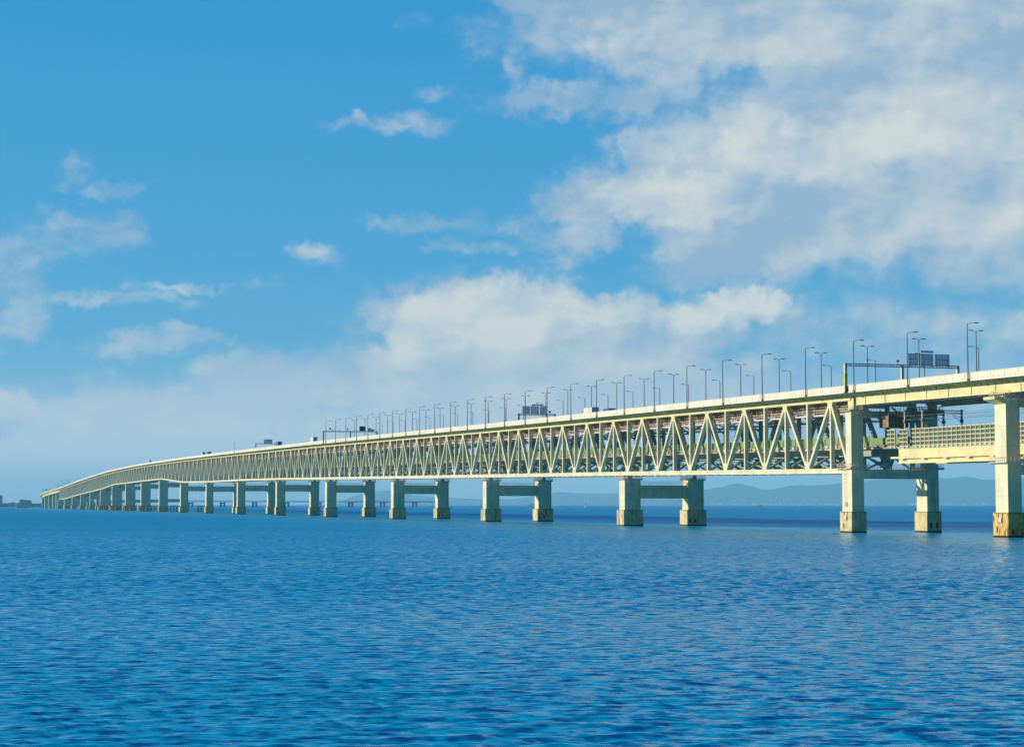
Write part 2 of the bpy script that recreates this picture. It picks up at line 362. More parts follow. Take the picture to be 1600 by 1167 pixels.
# ------------------------------------------------------------------ sea
def sheet(name, x0, x1, y0, y1, z, m):
    mb = MB(); o = len(mb.v); mb.v += [(x0,y0,z),(x1,y0,z),(x1,y1,z),(x0,y1,z)]; mb.f.append((0,1,2,3)); mb.mi.append(mb.m(m))
    return mb.build(name)
def sea():
    yr = 36*np.power(1.0019, np.arange(1500))                  # rows out to about 620 m, then flat to the horizon
    nc = 900; ang = np.linspace(-.42, .42, nc)
    Yg = np.repeat(yr[:, None], nc, 1); Xg = Yg*np.tan(ang)[None, :]
    step = np.maximum(np.gradient(yr)[:, None], Yg*(ang[1]-ang[0]))
    r = np.random.default_rng(3); Zg = np.zeros_like(Xg); gx = 0; 
    group = .75 + .5*np.sin(Xg*.021+1.3*np.sin(Yg*.013))*np.sin(Yg*.047+.8*np.sin(Xg*.017))
    for i in range(90):
        lam = .3*math.exp(r.uniform(0, 2.4)); k = 2*math.pi/lam
        th = R(-86) + r.normal(0, .32); amp = .18*1.414/math.sqrt(90)*lam/6.283*(lam/1.2)**-.45
        fade = np.clip((lam/np.maximum(step, .01)-2.0)/2.5, 0, 1)
        ph = k*(Xg*math.cos(th)+Yg*math.sin(th)) + r.uniform(0, 6.28) + .6*np.sin(Xg*.05*r.uniform(.5, 1.5)+Yg*.04*r.uniform(.5, 1.5))
        Zg += fade*amp*np.sin(ph + .25*np.cos(ph))*group
    edge = np.clip((610-Yg)/200, 0, 1)*np.clip((ang[-1]-np.abs(ang))/.02, 0, 1)[None, :]*np.clip((Yg-36)/3, 0, 1)
    Zg *= edge
    V = np.stack([Xg, Yg, Zg], -1).reshape(-1, 3); nr = len(yr)
    a = (np.arange(nr-1)[:, None]*nc + np.arange(nc-1)[None, :]).ravel()
    Fq = np.stack([a, a+1, a+nc+1, a+nc], -1)
    # flat water all round the wave field, joined to its rim
    x0, x1, y0, y1 = -29000, 29000, -4000, 34000
    base = len(V); C4 = [(x0, y0, 0), (x1, y0, 0), (x1, y1, 0), (x0, y1, 0)]
    V = np.vstack([V, C4]); n0, n1, n2, n3 = 0, nc-1, (nr-1)*nc, nr*nc-1
    polys = [[base, base+1] + list(range(nc-1, -1, -1)), [base+1, base+2] + [i*nc+nc-1 for i in range(nr-1, -1, -1)],
             [base+2, base+3] + list(range(n2, n3+1)), [base+3, base] + [i*nc for i in range(nr)]]
    me = bpy.data.meshes.new('sea_water')
    loops = np.concatenate([Fq.ravel(), np.concatenate([np.array(p_) for p_ in polys])])
    starts = np.concatenate([np.arange(len(Fq))*4, len(Fq)*4 + np.cumsum([0]+[len(p_) for p_ in polys])[:-1]])
    me.vertices.add(len(V)); me.vertices.foreach_set('co', V.ravel())
    me.loops.add(len(loops)); me.loops.foreach_set('vertex_index', loops.astype(np.int32))
    me.polygons.add(len(starts)); me.polygons.foreach_set('loop_start', starts.astype(np.int32))
    sm = np.ones(len(starts), bool); sm[-4:] = False
    me.update(calc_edges=True); me.polygons.foreach_set('use_smooth', sm)
    me.materials.append(WATER); me.validate()
    o = bpy.data.objects.new('sea_water', me); sc.collection.objects.link(o); return o
tag(sea(), kind='structure')

# ------------------------------------------------------------------ the bridge superstructure
bridge = empty('truss_bridge', P(0, 0, 14))
tag(bridge, 'long cream double-deck truss bridge carrying a road above a railway across the bay', 'bridge')
END = 3700
def rng_s(a, b_, st): 
    n = max(1, int(round((b_-a)/st))); return [a + (b_-a)*i/n for i in range(n+1)]
ss = rng_s(-112, END, 12.5)
HW = 14.4
mb = MB()
mb.sweep(ss, lambda s: [(-HW+.25, zd(s)-1.0), (HW-.25, zd(s)-1.0), (HW-.25, zd(s)-1.35), (-HW+.25, zd(s)-1.35)], ASPH)
mb.build('road_surface', bridge)
mb = MB()   # slab and stringers
mb.sweep(ss, lambda s: [(-HW+.3, zd(s)-1.36), (HW-.3, zd(s)-1.36), (HW-.3, zd(s)-1.62), (-HW+.3, zd(s)-1.62)], SOFF)
for wq in (-13.2, -12.2, -8.5, -6, -3.5, -1, 1, 3.5, 6, 8.5, 12.2, 13.2):
    dz = .35 if abs(wq) > 12 else .7
    mb.sweep(ss, lambda s, wq=wq, dz=dz: [(wq-.12, zd(s)-1.63), (wq+.12, zd(s)-1.63), (wq+.12, zd(s)-1.62-dz), (wq-.12, zd(s)-1.62-dz)], SOFF)
mb.build('deck_slab', bridge)
for sgn, nm in ((-1, 'near'), (1, 'far')):
    mb = MB(); a, c = sgn*HW, sgn*(HW-.24)
    mb.sweep(ss, lambda s: [(a, zd(s)-.05), (c, zd(s)-.05), (c, zd(s)-1.72), (a, zd(s)-1.72)], PARA)
    mb.sweep(ss, lambda s: [(a+sgn*.09, zd(s)+.02), (c, zd(s)+.02), (c, zd(s)-.1), (a+sgn*.09, zd(s)-.1)], PARA)
    mb.sweep(ss, lambda s: [(a+sgn*.12, zd(s)-1.45), (a, zd(s)-1.45), (a, zd(s)-1.75), (a+sgn*.12, zd(s)-1.75)], PARA)
    if sgn < 0:
        s = -110
        while s < 700:                         # drain slots and panel joints along the outer face
            if int(s*2) % 4 == 0:
                mb.box(P(s, a-.05, zd(s)-1.22), D*.06, T*.06, Vector((0, 0, .10)), SOFF)
            s += 1.0
        for i in range(-22, 200):
            s = i*5.0; mb.box(P(s, a-.01, zd(s)-.62), D*.02, T*.03, Vector((0, 0, .5)), SOFF)
    mb.build('parapet', bridge)
# brackets below the overhang
def bracket(mbx, s, sgn):
    d, tt = frame(s); z = zd(s); wd = d*.12
    r, tp = sgn*11.25, sgn*14.1
    zt = z-1.63
    pts = []
    for e in (-1, 1):
        for (wq, zz) in ((r, zt), (tp, zt), (tp, zt-.22), (r, zt-1.0)): pts.append(P(s, wq, zz) + wd*e)
    mbx.hexa(pts, SOFF)
idx = 0; rest = MB(); s = -108.0
while s < 3300:
    if idx < 100:
        b1 = MB(); bracket(b1, s, -1); b1.build('deck_bracket', bridge)
    elif s < 1500 or idx % 2 == 0: bracket(rest, s, -1)
    idx += 1; s += 2.6
s = -108.0
while s < 1500: bracket(rest, s, 1); s += 5.2
tag(rest.build('deck_bracket_row', bridge), kind='stuff')
# chords
WN = 10.65
TS = rng_s(3.5, 2700, 12.483)
def ztc(s): return zd(s) - 2.62                     # top of the top chord
for sgn in (-1, 1):
    mb = MB(); a, c = sgn*(WN+.5), sgn*(WN-.5)
    mb.sweep(rng_s(2.2, 2702, 12.5), lambda s: [(a, ztc(s)), (c, ztc(s)), (c, ztc(s)-.62), (a, ztc(s)-.62)], CREAM2 if sgn < 0 else SHADEP)
    for k in range(0, 108):
        s = 12.5+25*k
        if s > 2700: break
        y = ztc(s)
        p = [(-1.5, -.1), (1.5, -.1), (.95, -2.1), (-.95, -2.1)]
        if sgn < 0 or s < 800:
            pts = [P(s+u, sgn*(WN+.56), y+v) for u, v in p] + [P(s+u, sgn*(WN-.56), y+v) for u, v in p]
            mb.hexa(pts, CREAM2)
    mb.build('top_chord', bridge)
    mb = MB()
    mb.sweep(sorted(set(rng_s(2.2, 2700, 12.5) + [150.0*i for i in range(1, 19)])), lambda s: [(a, zb(s)+.6), (c, zb(s)+.6), (c, zb(s)-.56), (a, zb(s)-.56)], CREAM)
    mb.sweep([150.0*i if i else 2.2 for i in range(19)], lambda s: [(a+sgn*.08, zb(s)-.5), (a, zb(s)-.5), (a, zb(s)-.6), (a+sgn*.08, zb(s)-.6)], CREAM)
    for k in range(0, 109):
        s = 25*k if k else 3.2; y = zb(s)
        p = [(-1.35, .5), (1.35, .5), (.9, 2.3), (-.9, 2.3)]
        if sgn < 0 or s < 800:
            pts = [P(s+u, sgn*(WN+.56), y+v) for u, v in p] + [P(s+u, sgn*(WN-.56), y+v) for u, v in p]
            mb.hexa(pts, CREAM)
            if s > 10:
                mb.box(P(s+7, sgn*(WN+.53), zb(s+7)), D*.5, T*.03, Vector((0, 0, .58)), CREAM2)
    mb.build('bottom_chord', bridge)
def mem(mbx, s1, z1, s2, z2, sgn, wid=.78, dep=1.06, m=CREAM):
    mbx.bar(P(s1, sgn*WN, z1), P(s2, sgn*WN, z2), wid, dep, m)
dn = vn = 0; dres, vres = MB(), MB(); rear = MB()
for k in range(0, 108):
    sb = 25.0*k if k else 3.2
    stp = 12.5+25*k; sb2 = 25.0*(k+1)
    if stp > 2700: break
    for (a, c) in ((sb, stp), (sb2, stp)):
        u = (stp-a); 
        args = (a + u*.06, zb(a)+1.2, c - u*.05, ztc(c)-1.2)
        if dn < 100: m1 = MB(); mem(m1, *args, -1); m1.build('diagonal', bridge)
        else: mem(dres, *args, -1)
        mem(rear, *args, 1, m=SHADEP); dn += 1
    for a in (stp, sb2):
        args = (a, zb(a)+.55, a, ztc(a)-.55)
        if vn < 100: m1 = MB(); mem(m1, *args, -1, .7, 1.02); m1.build('vertical_post', bridge)
        else: mem(vres, *args, -1, .7, 1.02)
        mem(rear, *args, 1, .7, 1.02, SHADEP); vn += 1
tag(dres.build('diagonal_row', bridge), kind='stuff'); tag(vres.build('vertical_post_row', bridge), kind='stuff')
rear.build('rear_truss_web', bridge)
# cross frames inside the truss
mb = MB(); lb = MB()
for i in range(1, 217):
    s = 12.5*i if i else 3.2
    if s > 2700: break
    zt, zbb, zrr = ztc(s), zb(s), zr(s)
    mb.bar(P(s, -WN+.45, zt-.75), P(s, WN-.45, zt-.75), 1.3, .4, SOFF, side=D)             # road cross girder
    mb.bar(P(s, -WN+.45, zrr-1.0), P(s, WN-.45, zrr-1.0), 1.5, .45, SHADEP, side=D)         # rail cross girder
    mb.bar(P(s, -WN+.45, zbb), P(s, WN-.45, zbb), .7, .5, SHADEP, side=D)
    if s < 1400:
        for sg in (-1, 1):                                                                 # knee braces and sway braces
            mb.bar(P(s, sg*(WN-.5), zt-5.2), P(s, sg*5.2, zt-1.6), .35, .35, SHADEP, side=D)
            mb.bar(P(s, sg*(WN-.5), zbb+.6), P(s, sg*5.0, zrr-1.8), .4, .4, SHADEP, side=D)
        if i % 2 == 0:
            mb.bar(P(s, -5.2, zt-1.6), P(s, 0, zt-4.6), .3, .3, SHADEP, side=D); mb.bar(P(s, 5.2, zt-1.6), P(s, 0, zt-4.6), .3, .3, SHADEP, side=D)
            mb.bar(P(s, -WN+.5, zt-4.6), P(s, WN-.5, zt-4.6), .45, .35, SHADEP, side=D)
    if i < 216:
        s2 = s+12.5
        for sg in (-1, 1):
            lb.bar(P(s, sg*(WN-.4), zbb+.1*sg), P(s2, 0, zb(s2)+.1*sg), .32, .32, SHADEP, side=D) if i % 2 else lb.bar(P(s, 0, zbb+.1*sg), P(s2, sg*(WN-.4), zb(s2)+.1*sg), .32, .32, SHADEP, side=D)
            if s < 900:
                lb.bar(P(s, sg*5, zbb+.7), P(s2, sg*5, zr(s2)-1.9), .4, .4, SHADEP); lb.bar(P(s, sg*5, zrr-1.9), P(s2, sg*5, zb(s2)+.7), .4, .4, SHADEP)
mb.build('cross_frame', bridge); lb.build('lateral_bracing', bridge)
# maintenance walkways and pipes under the road deck
mb = MB()
cs = rng_s(6, 1400, 12.5)
for wq in (-9.35,):
    mb.sweep(cs, lambda s: [(wq-.55, ztc(s)-3.35), (wq+.55, ztc(s)-3.35), (wq+.55, ztc(s)-3.75), (wq-.55, ztc(s)-3.75)], PINK)
    for dz, r in ((2.3, .06), (2.8, .05)):
        mb.sweep(cs, lambda s: [(wq-.55, ztc(s)-dz), (wq-.55+2*r, ztc(s)-dz), (wq-.55+2*r, ztc(s)-dz-2*r), (wq-.55, ztc(s)-dz-2*r)], PINK)
    s = 6.0
    while s < 700:
        mb.bar(P(s, wq-.5, ztc(s)-2.2), P(s, wq-.5, ztc(s)-3.4), .1, .1, PINK); s += 1.6
for wq, dz, r in ((-8.3, 1.3, .26), (-8.1, 2.1, .18), (-8.5, 2.7, .14)):
    mb.sweep(cs, lambda s: [(wq-r, ztc(s)-dz), (wq, ztc(s)-dz+r), (wq+r, ztc(s)-dz), (wq, ztc(s)-dz-r)], PIPE)
s = 6.0
while s < 1400:
    mb.bar(P(s, -9.6, ztc(s)-.9), P(s, -7.2, ztc(s)-1.6), .2, .2, PIPE, side=D)
    mb.bar(P(s+1, -8.7, ztc(s)-.7), P(s+1, -8.7, ztc(s)-3.3), .2, .2, PIPE); s += 3.1
mb.build('pipe_walkway', bridge)
# railway deck inside the truss and on the approach
rs = rng_s(-112, 2700, 12.5)
mb = MB()
mb.sweep(rs, lambda s: [(-5.3, zr(s)), (5.3, zr(s)), (5.3, zr(s)-.35), (-5.3, zr(s)-.35)], SHADEP)
for wq in (-3.2, -1.8, 1.8, 3.2):
    mb.sweep(rs, lambda s: [(wq-.07, zr(s)+.32), (wq+.07, zr(s)+.32), (wq+.07, zr(s)+.01), (wq-.07, zr(s)+.01)], STEEL)
mb.build('railway_deck', bridge)
mb = MB()
for wq in (-4.4, -1.6, 1.6, 4.4):
    mb.sweep(rng_s(4.5, 2700, 12.5), lambda s: [(wq-.2, zr(s)-.36), (wq+.2, zr(s)-.36), (wq+.2, zr(s)-1.95), (wq-.2, zr(s)-1.95)], SHADEP)
mb.build('stringer', bridge)
mb = MB()
gs = rng_s(4, 1400, 12.5)
for sg in (-1, 1):
    mb.sweep(gs, lambda s: [(sg*5.35, zr(s)+2.75), (sg*5.23, zr(s)+2.75), (sg*5.23, zr(s)+1.0), (sg*5.35, zr(s)+1.0)], GREEN)
    mb.sweep(gs, lambda s: [(sg*5.75, zr(s)+.05), (sg*5.3, zr(s)+.05), (sg*5.3, zr(s)-.28), (sg*5.75, zr(s)-.28)], PINK)
    s = 5.0; q = 0
    while s < 1400:
        mb.box(P(s, sg*5.42, zr(s)+.52), D*(.5 if q % 3 else .8), T*.06, Vector((0, 0, .33)), GRID if q % 2 else PIPE)
        mb.bar(P(s+.9, sg*5.45, zr(s)), P(s+.9, sg*5.45, zr(s)+2.7), .1, .1, GREEN)
        s += 1.9 + (q % 5)*.25; q += 1
mb.build('inner_noise_wall', bridge)
# approach girders (right of the truss)
for sg in (-1, 1):
    mb = MB()
    a, c = sg*11.2, sg*10.9
    ags = rng_s(-112, -1.0, 11)
    mb.sweep(ags, lambda s: [(a, ztc(s)+.95), (c, ztc(s)+.95), (c, ztc(s)-1.75), (a, ztc(s)-1.75)], CREAM2)
    mb.sweep(ags, lambda s: [(a+sg*.25, ztc(s)-1.76), (c-sg*.35, ztc(s)-1.76), (c-sg*.35, ztc(s)-1.84), (a+sg*.25, ztc(s)-1.84)], CREAM2)
    s = -108
    while s < -2:
        mb.bar(P(s, sg*11.28, ztc(s)+.85), P(s, sg*11.28, ztc(s)-1.7), .12, .14, CREAM2); s += 9.3
    mb.build('road_girder', bridge)
mb = MB()
s = -110.0
while s < -1:
    mb.bar(P(s, -10.8, ztc(s)-.5), P(s, 10.8, ztc(s)-.5), 1.8, .35, SOFF, side=D); s += 5
for wq in (-6.5, 6.5):
    mb.sweep(rng_s(-112, -2, 10), lambda s: [(wq-.2, ztc(s)+.9), (wq+.2, ztc(s)+.9), (wq+.2, ztc(s)-1.7), (wq-.2, ztc(s)-1.7)], SOFF)
for wq, dz in ((-9.2, 1.3), (-8.3, 1.6), (-4, 1.5)):
    mb.sweep(rng_s(-112, -2, 10), lambda s: [(wq-.2, ztc(s)-dz), (wq+.2, ztc(s)-dz), (wq+.2, ztc(s)-dz-.35), (wq-.2, ztc(s)-dz-.35)], PIPE)
s = -110.0
while s < -3:
    mb.box(P(s, -9.6, ztc(s)-1.9), D*.45, T*.3, Vector((0, 0, .22)), PINK); s += 2.3
mb.build('cross_girder', bridge)
for sg in (-1, 1):
    mb = MB(); rgs = rng_s(-112, -9.5, 10); a, c = sg*5.0, sg*4.6
    mb.sweep(rgs, lambda s: [(a, zr(s)-.4), (c, zr(s)-.4), (c, zr(s)-3.75), (a, zr(s)-3.75)], CREAM2)
    for dz in (.4, 3.8): mb.sweep(rgs, lambda s: [(a+sg*.3, zr(s)-dz+.05), (c-sg*.3, zr(s)-dz+.05), (c-sg*.3, zr(s)-dz-.05), (a+sg*.3, zr(s)-dz-.05)], CREAM2)
    mb.build('rail_girder', bridge)
    mb = MB()
    mb.sweep(rng_s(-112, -7, 10), lambda s: [(sg*5.5, zr(s)-2.3), (sg*5.75, zr(s)-2.3), (sg*5.75, zr(s)-2.75), (sg*5.5, zr(s)-2.75)], CREAM2)
    s = -108
    while s < -10: mb.box(P(s, sg*5.35, zr(s)-2.9), D*.8, T*.35, Vector((0, 0, .13)), PINK); s += 9.6
    mb.build('service_pipe', bridge)
    mb = MB()
    ws = rng_s(-112, -2.8, 1.95)
    for i in range(len(ws)-1):
        s1, s2 = ws[i], ws[i+1]
        if sg < 0 and s1 > -20 and i % 3 == 1: 
            continue
        for j in range(4):
            z0, z1 = zr(s1)+.12+j*.93, zr(s1)+.12+(j+1)*.93
            mb.hexa([P(s1, sg*5.3, z0), P(s2, sg*5.3, z0), P(s2, sg*5.2, z0), P(s1, sg*5.2, z0), P(s1, sg*5.3, z1), P(s2, sg*5.3, z1), P(s2, sg*5.2, z1), P(s1, sg*5.2, z1)], GREEN2)
            mb.bar(P(s1, sg*5.36, z0), P(s2, sg*5.36, z0), .22, .12, GRID)
        mb.bar(P(s1, sg*5.36, z1), P(s2, sg*5.36, z1), .22, .12, GRID)
        mb.bar(P(s1, sg*5.4, zr(s1)-.35), P(s1, sg*5.4, zr(s1)+4.0), .2, .2, GRID)
        mb.box(P(s1, sg*5.2, zr(s1)-.2), D*.35, T*.35, Vector((0, 0, .16)), GRID)
    mb.build('noise_wall', bridge)
# far approach girder
for sg in (-1, 1):
    mb = MB(); a, c = sg*11.2, sg*10.8
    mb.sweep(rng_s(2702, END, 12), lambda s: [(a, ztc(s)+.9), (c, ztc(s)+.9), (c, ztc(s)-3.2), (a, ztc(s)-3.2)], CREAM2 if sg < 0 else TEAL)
    mb.build('road_girder', bridge)

# ------------------------------------------------------------------ piers
def pier(s, n, label, wtype='truss', low=False, wide=False, zt=None):
    root = empty('bridge_pier', P(s, 0, 0))
    tag(root, label, 'bridge pier', 'portal piers of the bridge')
    d, tt = frame(s)
    if wtype == 'truss':
        cw, cl = (7.2 if wide else 5.2), 4.7
        outer = 13.0; bw, bl = cw+1.15, 6.0; ztop = zb(s)-1.75
    for sg in (-1, 1):
        cwq = sg*(outer-cw/2)
        c = MB()
        def sect(mbx, x0, x1, s0, s1, z0, z1, m, taper=0):
            mbx.hexa([P(s0, x0, z0), P(s1, x0, z0), P(s1, x1, z0), P(s0, x1, z0), P(s0, x0, z1), P(s1, x0, z1), P(s1, x1, z1), P(s0, x1, z1)], m)
        sect(c, cwq-cw/2, cwq+cw/2, s-cl/2, s+cl/2, 4.6, ztop, CREAM)
        if n <= 8:
            for zz in (8.0, 11.4):
                if zz < ztop-1:
                    q = s-cl/2+.3
                    while q < s+cl/2: c.box(P(q, cwq-cw/2-.01, zz), d*.05, tt*.03, Vector((0, 0, .05)), SOFF); q += .6
                    q = cwq-cw/2+.3
                    while q < cwq+cw/2: c.box(P(s-cl/2-.01, q, zz), d*.03, tt*.05, Vector((0, 0, .05)), SOFF); q += .6
        col = c.build('column', root)
        if n <= 8:
            dp = MB(); dp.tube(P(s-cl/2-.14, cwq+cw/2-.5, 4.9), P(s-cl/2-.14, cwq+cw/2-.5, ztop-.1), .11, SOFF, 6); dp.build('drain_pipe', col)
        f = MB(); fm = BLOCK
        sect(f, cwq-bw/2, cwq+bw/2, s-bl/2, s+bl/2, .4, 4.95, fm)
        sect(f, cwq-bw/2-.02, cwq+bw/2+.02, s-bl/2-.02, s+bl/2+.02, -3, .4, ALGAE)
        for q in range(9): f.box(P(s-bl/2-.03, cwq-bw/2+.4+q*(bw-.8)/8, 4.8), d*.05, tt*.07, Vector((0, 0, .1)), BLACKS)
        for q in range(7): f.box(P(s-bl/2+.4+q*(bl-.8)/6, cwq-bw/2-.03, 4.8), d*.07, tt*.05, Vector((0, 0, .1)), BLACKS)
        f.build('footing', col)
        if n <= 6:
            if sg < 0:
                pl = MB(); pl.box(P(s-.4, cwq-bw/2-.15, 3.4), d*.45, tt*.05, Vector((0, 0, .45)), WHITE); pl.build('name_plate', col)
                ld = MB()
                for u in (-.3, .3): ld.bar(P(s+.9+u, cwq-bw/2-.12, -.5), P(s+.9+u, cwq-bw/2-.12, 4.9), .07, .07, STEEL)
                for q in range(12): ld.bar(P(s+.6, cwq-bw/2-.12, .3+q*.4), P(s+1.2, cwq-bw/2-.12, .3+q*.4), .05, .05, STEEL, side=Vector((0,0,1)))
                ld.build('ladder', col)
            else:
                for u in (-bw/2+.9, -bw/2+2.6):
                    op = MB(); op.box(P(s-bl/2-.02, cwq+u, 1.6), d*.06, tt*.3, Vector((0, 0, .6)), BLACKS); op.build('inspection_hatch', col)
        bmb = MB()
        h0, h1 = ztop, zb(s)-.58
        bmb.box(P(s, sg*WN, (h0+h1)/2), d*.7, tt*.65, Vector((0, 0, (h1-h0)/2-.01)), STEEL)
        bmb.box(P(s, sg*WN, h0+.12), d*1.1, tt*1.0, Vector((0, 0, .12)), PINK)
        bmb.build('bearing', col)
        if n <= 12:
            r = MB(); hh = 1.15
            cs_ = [(s-cl/2-.5, cwq-cw/2-.4), (s+cl/2+.5, cwq-cw/2-.4), (s+cl/2+.5, cwq+cw/2+.4), (s-cl/2-.5, cwq+cw/2+.4)]
            for a1, b1 in zip(cs_, cs_[1:]+cs_[:1]):
                for dz in (hh, hh*.5): r.bar(P(a1[0], a1[1], ztop+dz), P(b1[0], b1[1], ztop+dz), .09, .09, PINK)
                L_ = max(abs(b1[0]-a1[0]), abs(b1[1]-a1[1])); k_ = max(2, int(L_/.9))
                for q in range(k_): 
                    uu = q/k_; px, pw = a1[0]+(b1[0]-a1[0])*uu, a1[1]+(b1[1]-a1[1])*uu
                    r.bar(P(px, pw, ztop-.1), P(px, pw, ztop+hh), .08, .08, PINK)
                r.bar(P(a1[0], a1[1], ztop-.06), P(b1[0], b1[1], ztop-.06), .12, .5, PINK)
            r.build('railing', col)
    inner = outer-cw
    c = MB(); bt = ztop-1.85
    c.hexa([P(s-1.7, -inner-.3, bt-4), P(s+1.7, -inner-.3, bt-4), P(s+1.7, inner+.3, bt-4), P(s-1.7, inner+.3, bt-4), P(s-1.7, -inner-.3, bt), P(s+1.7, -inner-.3, bt), P(s+1.7, inner+.3, bt), P(s-1.7, inner+.3, bt)], CREAM)
    cb = c.build('crossbeam', root)
    if n <= 12:
        r = MB()
        for dz in (1.1, .55): r.bar(P(s-1.65, -inner, bt+dz), P(s-1.65, inner, bt+dz), .08, .08, PINK, side=D)
        q = -inner
        while q < inner: r.bar(P(s-1.65, q, bt), P(s-1.65, q, bt+1.1), .07, .07, PINK); q += .55
        r.build('railing', cb)
    if low:
        c = MB()
        c.hexa([P(s-1.7, -inner-.3, 8.6), P(s+1.7, -inner-.3, 8.6), P(s+1.7, inner+.3, 8.6), P(s-1.7, inner+.3, 8.6), P(s-1.7, -inner-.3, 11.5), P(s+1.7, -inner-.3, 11.5), P(s+1.7, inner+.3, 11.5), P(s-1.7, inner+.3, 11.5)], CREAM)
        c.build('crossbeam', root)
    return root
for n in range(2, 20):
    s = 150.0*(n-1)
    nth = ORD[n+1]
    lab = f'cream portal pier with yellow footings under the truss, {nth} from the right edge'
    if n == 19: lab = 'far left cream portal pier under the last end of the truss, nineteenth from the right'
    if n == 19: lab = 'cream portal pier holding the far left end of the truss'
    pier(s, n, lab, low=10 <= n <= 14, wide=10 <= n <= 14)
# tall rigid frame piers that carry both decks (P1 and P0)
def tall_pier(n, s0, s1, s0u, s1u, lab, foot, ztop, lowtop, corbel, text):
    root = empty('bridge_pier', P((s0+s1)/2, 0, 0)); tag(root, lab, 'bridge pier', 'portal piers of the bridge')
    H_ = Vector((0, 0, 1))
    def bx(m_, a, b_, x0, x1, z0, z1, mm): m_.hexa([P(a, x0, z0), P(b_, x0, z0), P(b_, x1, z0), P(a, x1, z0), P(a, x0, z1), P(b_, x0, z1), P(b_, x1, z1), P(a, x1, z1)], mm)
    for sg in (-1, 1):
        o_ = -11.6 if sg < 0 else 11.0; i_ = o_ - sg*3.1; x0, x1 = min(o_, i_), max(o_, i_)
        c = MB(); bx(c, s0, s1, x0, x1, 4.6, lowtop, CREAM); bx(c, s0u, s1u, x0, x1, lowtop, ztop, CREAM)
        for zz in (8.2, 11.6, 18.2, 22.2):                    # bolted splice rows
            if zz > lowtop: a_, b_ = s0u, s1u
            else: a_, b_ = s0, s1
            q = a_+.3
            while q < b_: c.box(P(q, x0-.02, zz), D*.05, T*.03, H_*.05, SOFF); q += .55
            q = x0+.3
            while q < x1: c.box(P(a_-.02, q, zz), D*.03, T*.05, H_*.05, SOFF); q += .55
        if corbel:
            e = -2.5*1 if sg < 0 else 2.5
            for (za, zb_) in ((ztop-1.45, ztop),):
                pts = [P(s0u, o_, za), P(s1u, o_, za), P(s1u, o_+e, zb_-.55), P(s0u, o_+e, zb_-.55), P(s0u, o_, zb_), P(s1u, o_, zb_), P(s1u, o_+e, zb_), P(s0u, o_+e, zb_)]
                c.hexa(pts, CREAM2)
        col = c.build('column', root)
        f = MB(); bx(f, s0-.45, s1+.5, x0-.35, x1+.35, .4, 4.95, foot); bx(f, s0-.47, s1+.52, x0-.37, x1+.37, -3, .4, ALGAE)
        for q in range(9): f.box(P(s0-.5, x0-.1+q*.41, 4.8), D*.05, T*.07, H_*.1, BLACKS)
        for q in range(9): f.box(P(s0-.1+q*(s1-s0)/8, x0-.38, 4.8), D*.07, T*.05, H_*.1, BLACKS)
        f.build('footing', col)
        if sg < 0:
            pm = MB(); pm.box(P((s0+s1)/2, x0-.55, 3.5), D*.42, T*.04, H_*.42, WHITE); pm.build('name_plate', col)
            fr = MB()
            for a_, b_ in (((-.75, 2.85), (-.75, 4.9)), ((.75, 2.85), (.75, 4.9)), ((-.8, 2.85), (.8, 2.85))):
                fr.bar(P((s0+s1)/2+a_[0], x0-.46, a_[1]), P((s0+s1)/2+b_[0], x0-.46, b_[1]), .09, .12, PIPE)
            fr.bar(P(s0+3.6, x0-.46, .9), P(s0+3.6, x0-.46, 2.2), .3, .1, PIPE)
            fr.build('plate_frame', col)
        else:
            for u in (.7, 2.3):
                op = MB(); op.box(P(s0-.47, x0+u, 1.7), D*.05, T*.28, H_*.6, BLACKS); op.build('inspection_hatch', col)
            lad = MB()
            for u in (1.2, 1.6): lad.bar(P(s0-.12, x0+u, 7.0), P(s0-.12, x0+u, 12.5), .07, .07, GRID)
            for q in range(14): lad.bar(P(s0-.12, x0+1.2, 7.2+q*.4), P(s0-.12, x0+1.6, 7.2+q*.4), .1, .1, GRID, side=D)
            lad.build('ladder', col)
        for (zz, e1, e2) in ((ztop, s0u, s1u), (lowtop+.4, s0, s1)):
            r = MB()
            ring = [(e1-.9, x0-.7), (e2+.9, x0-.7), (e2+.9, x1+.9), (e1-.9, x1+.9)]
            for a1, b1 in zip(ring, ring[1:]+ring[:1]):
                for dz in (1.15, .6): r.bar(P(a1[0], a1[1], zz+dz), P(b1[0], b1[1], zz+dz), .08, .08, GRID)
                r.bar(P(a1[0], a1[1], zz), P(b1[0], b1[1], zz), .14, .6, GRID)
                L_ = max(abs(b1[0]-a1[0]), abs(b1[1]-a1[1])); k_ = int(L_/.8)
                for q in range(k_):
                    uu = q/k_; r.bar(P(a1[0]+(b1[0]-a1[0])*uu, a1[1]+(b1[1]-a1[1])*uu, zz), P(a1[0]+(b1[0]-a1[0])*uu, a1[1]+(b1[1]-a1[1])*uu, zz+1.15), .07, .07, GRID)
            r.build('railing', col)
    inn = 8.5
    for (zt_, h_) in ((ztop, 1.5 if not corbel else 1.9), (lowtop, 2.0)):
        c = MB(); bx(c, s0u+.1, s1u-.1, -inn-.3, inn-.3, zt_-h_, zt_-.03, CREAM); cb = c.build('crossbeam', root)
        r = MB()
        for dz in (1.15, .6): r.bar(P(s0u-.1, -inn, zt_+dz), P(s0u-.1, inn, zt_+dz), .08, .08, PINK, side=D)
        q = -inn
        while q < inn: r.bar(P(s0u-.1, q, zt_), P(s0u-.1, q, zt_+1.15), .08, .08, PINK); q += .7
        r.build('railing', cb)
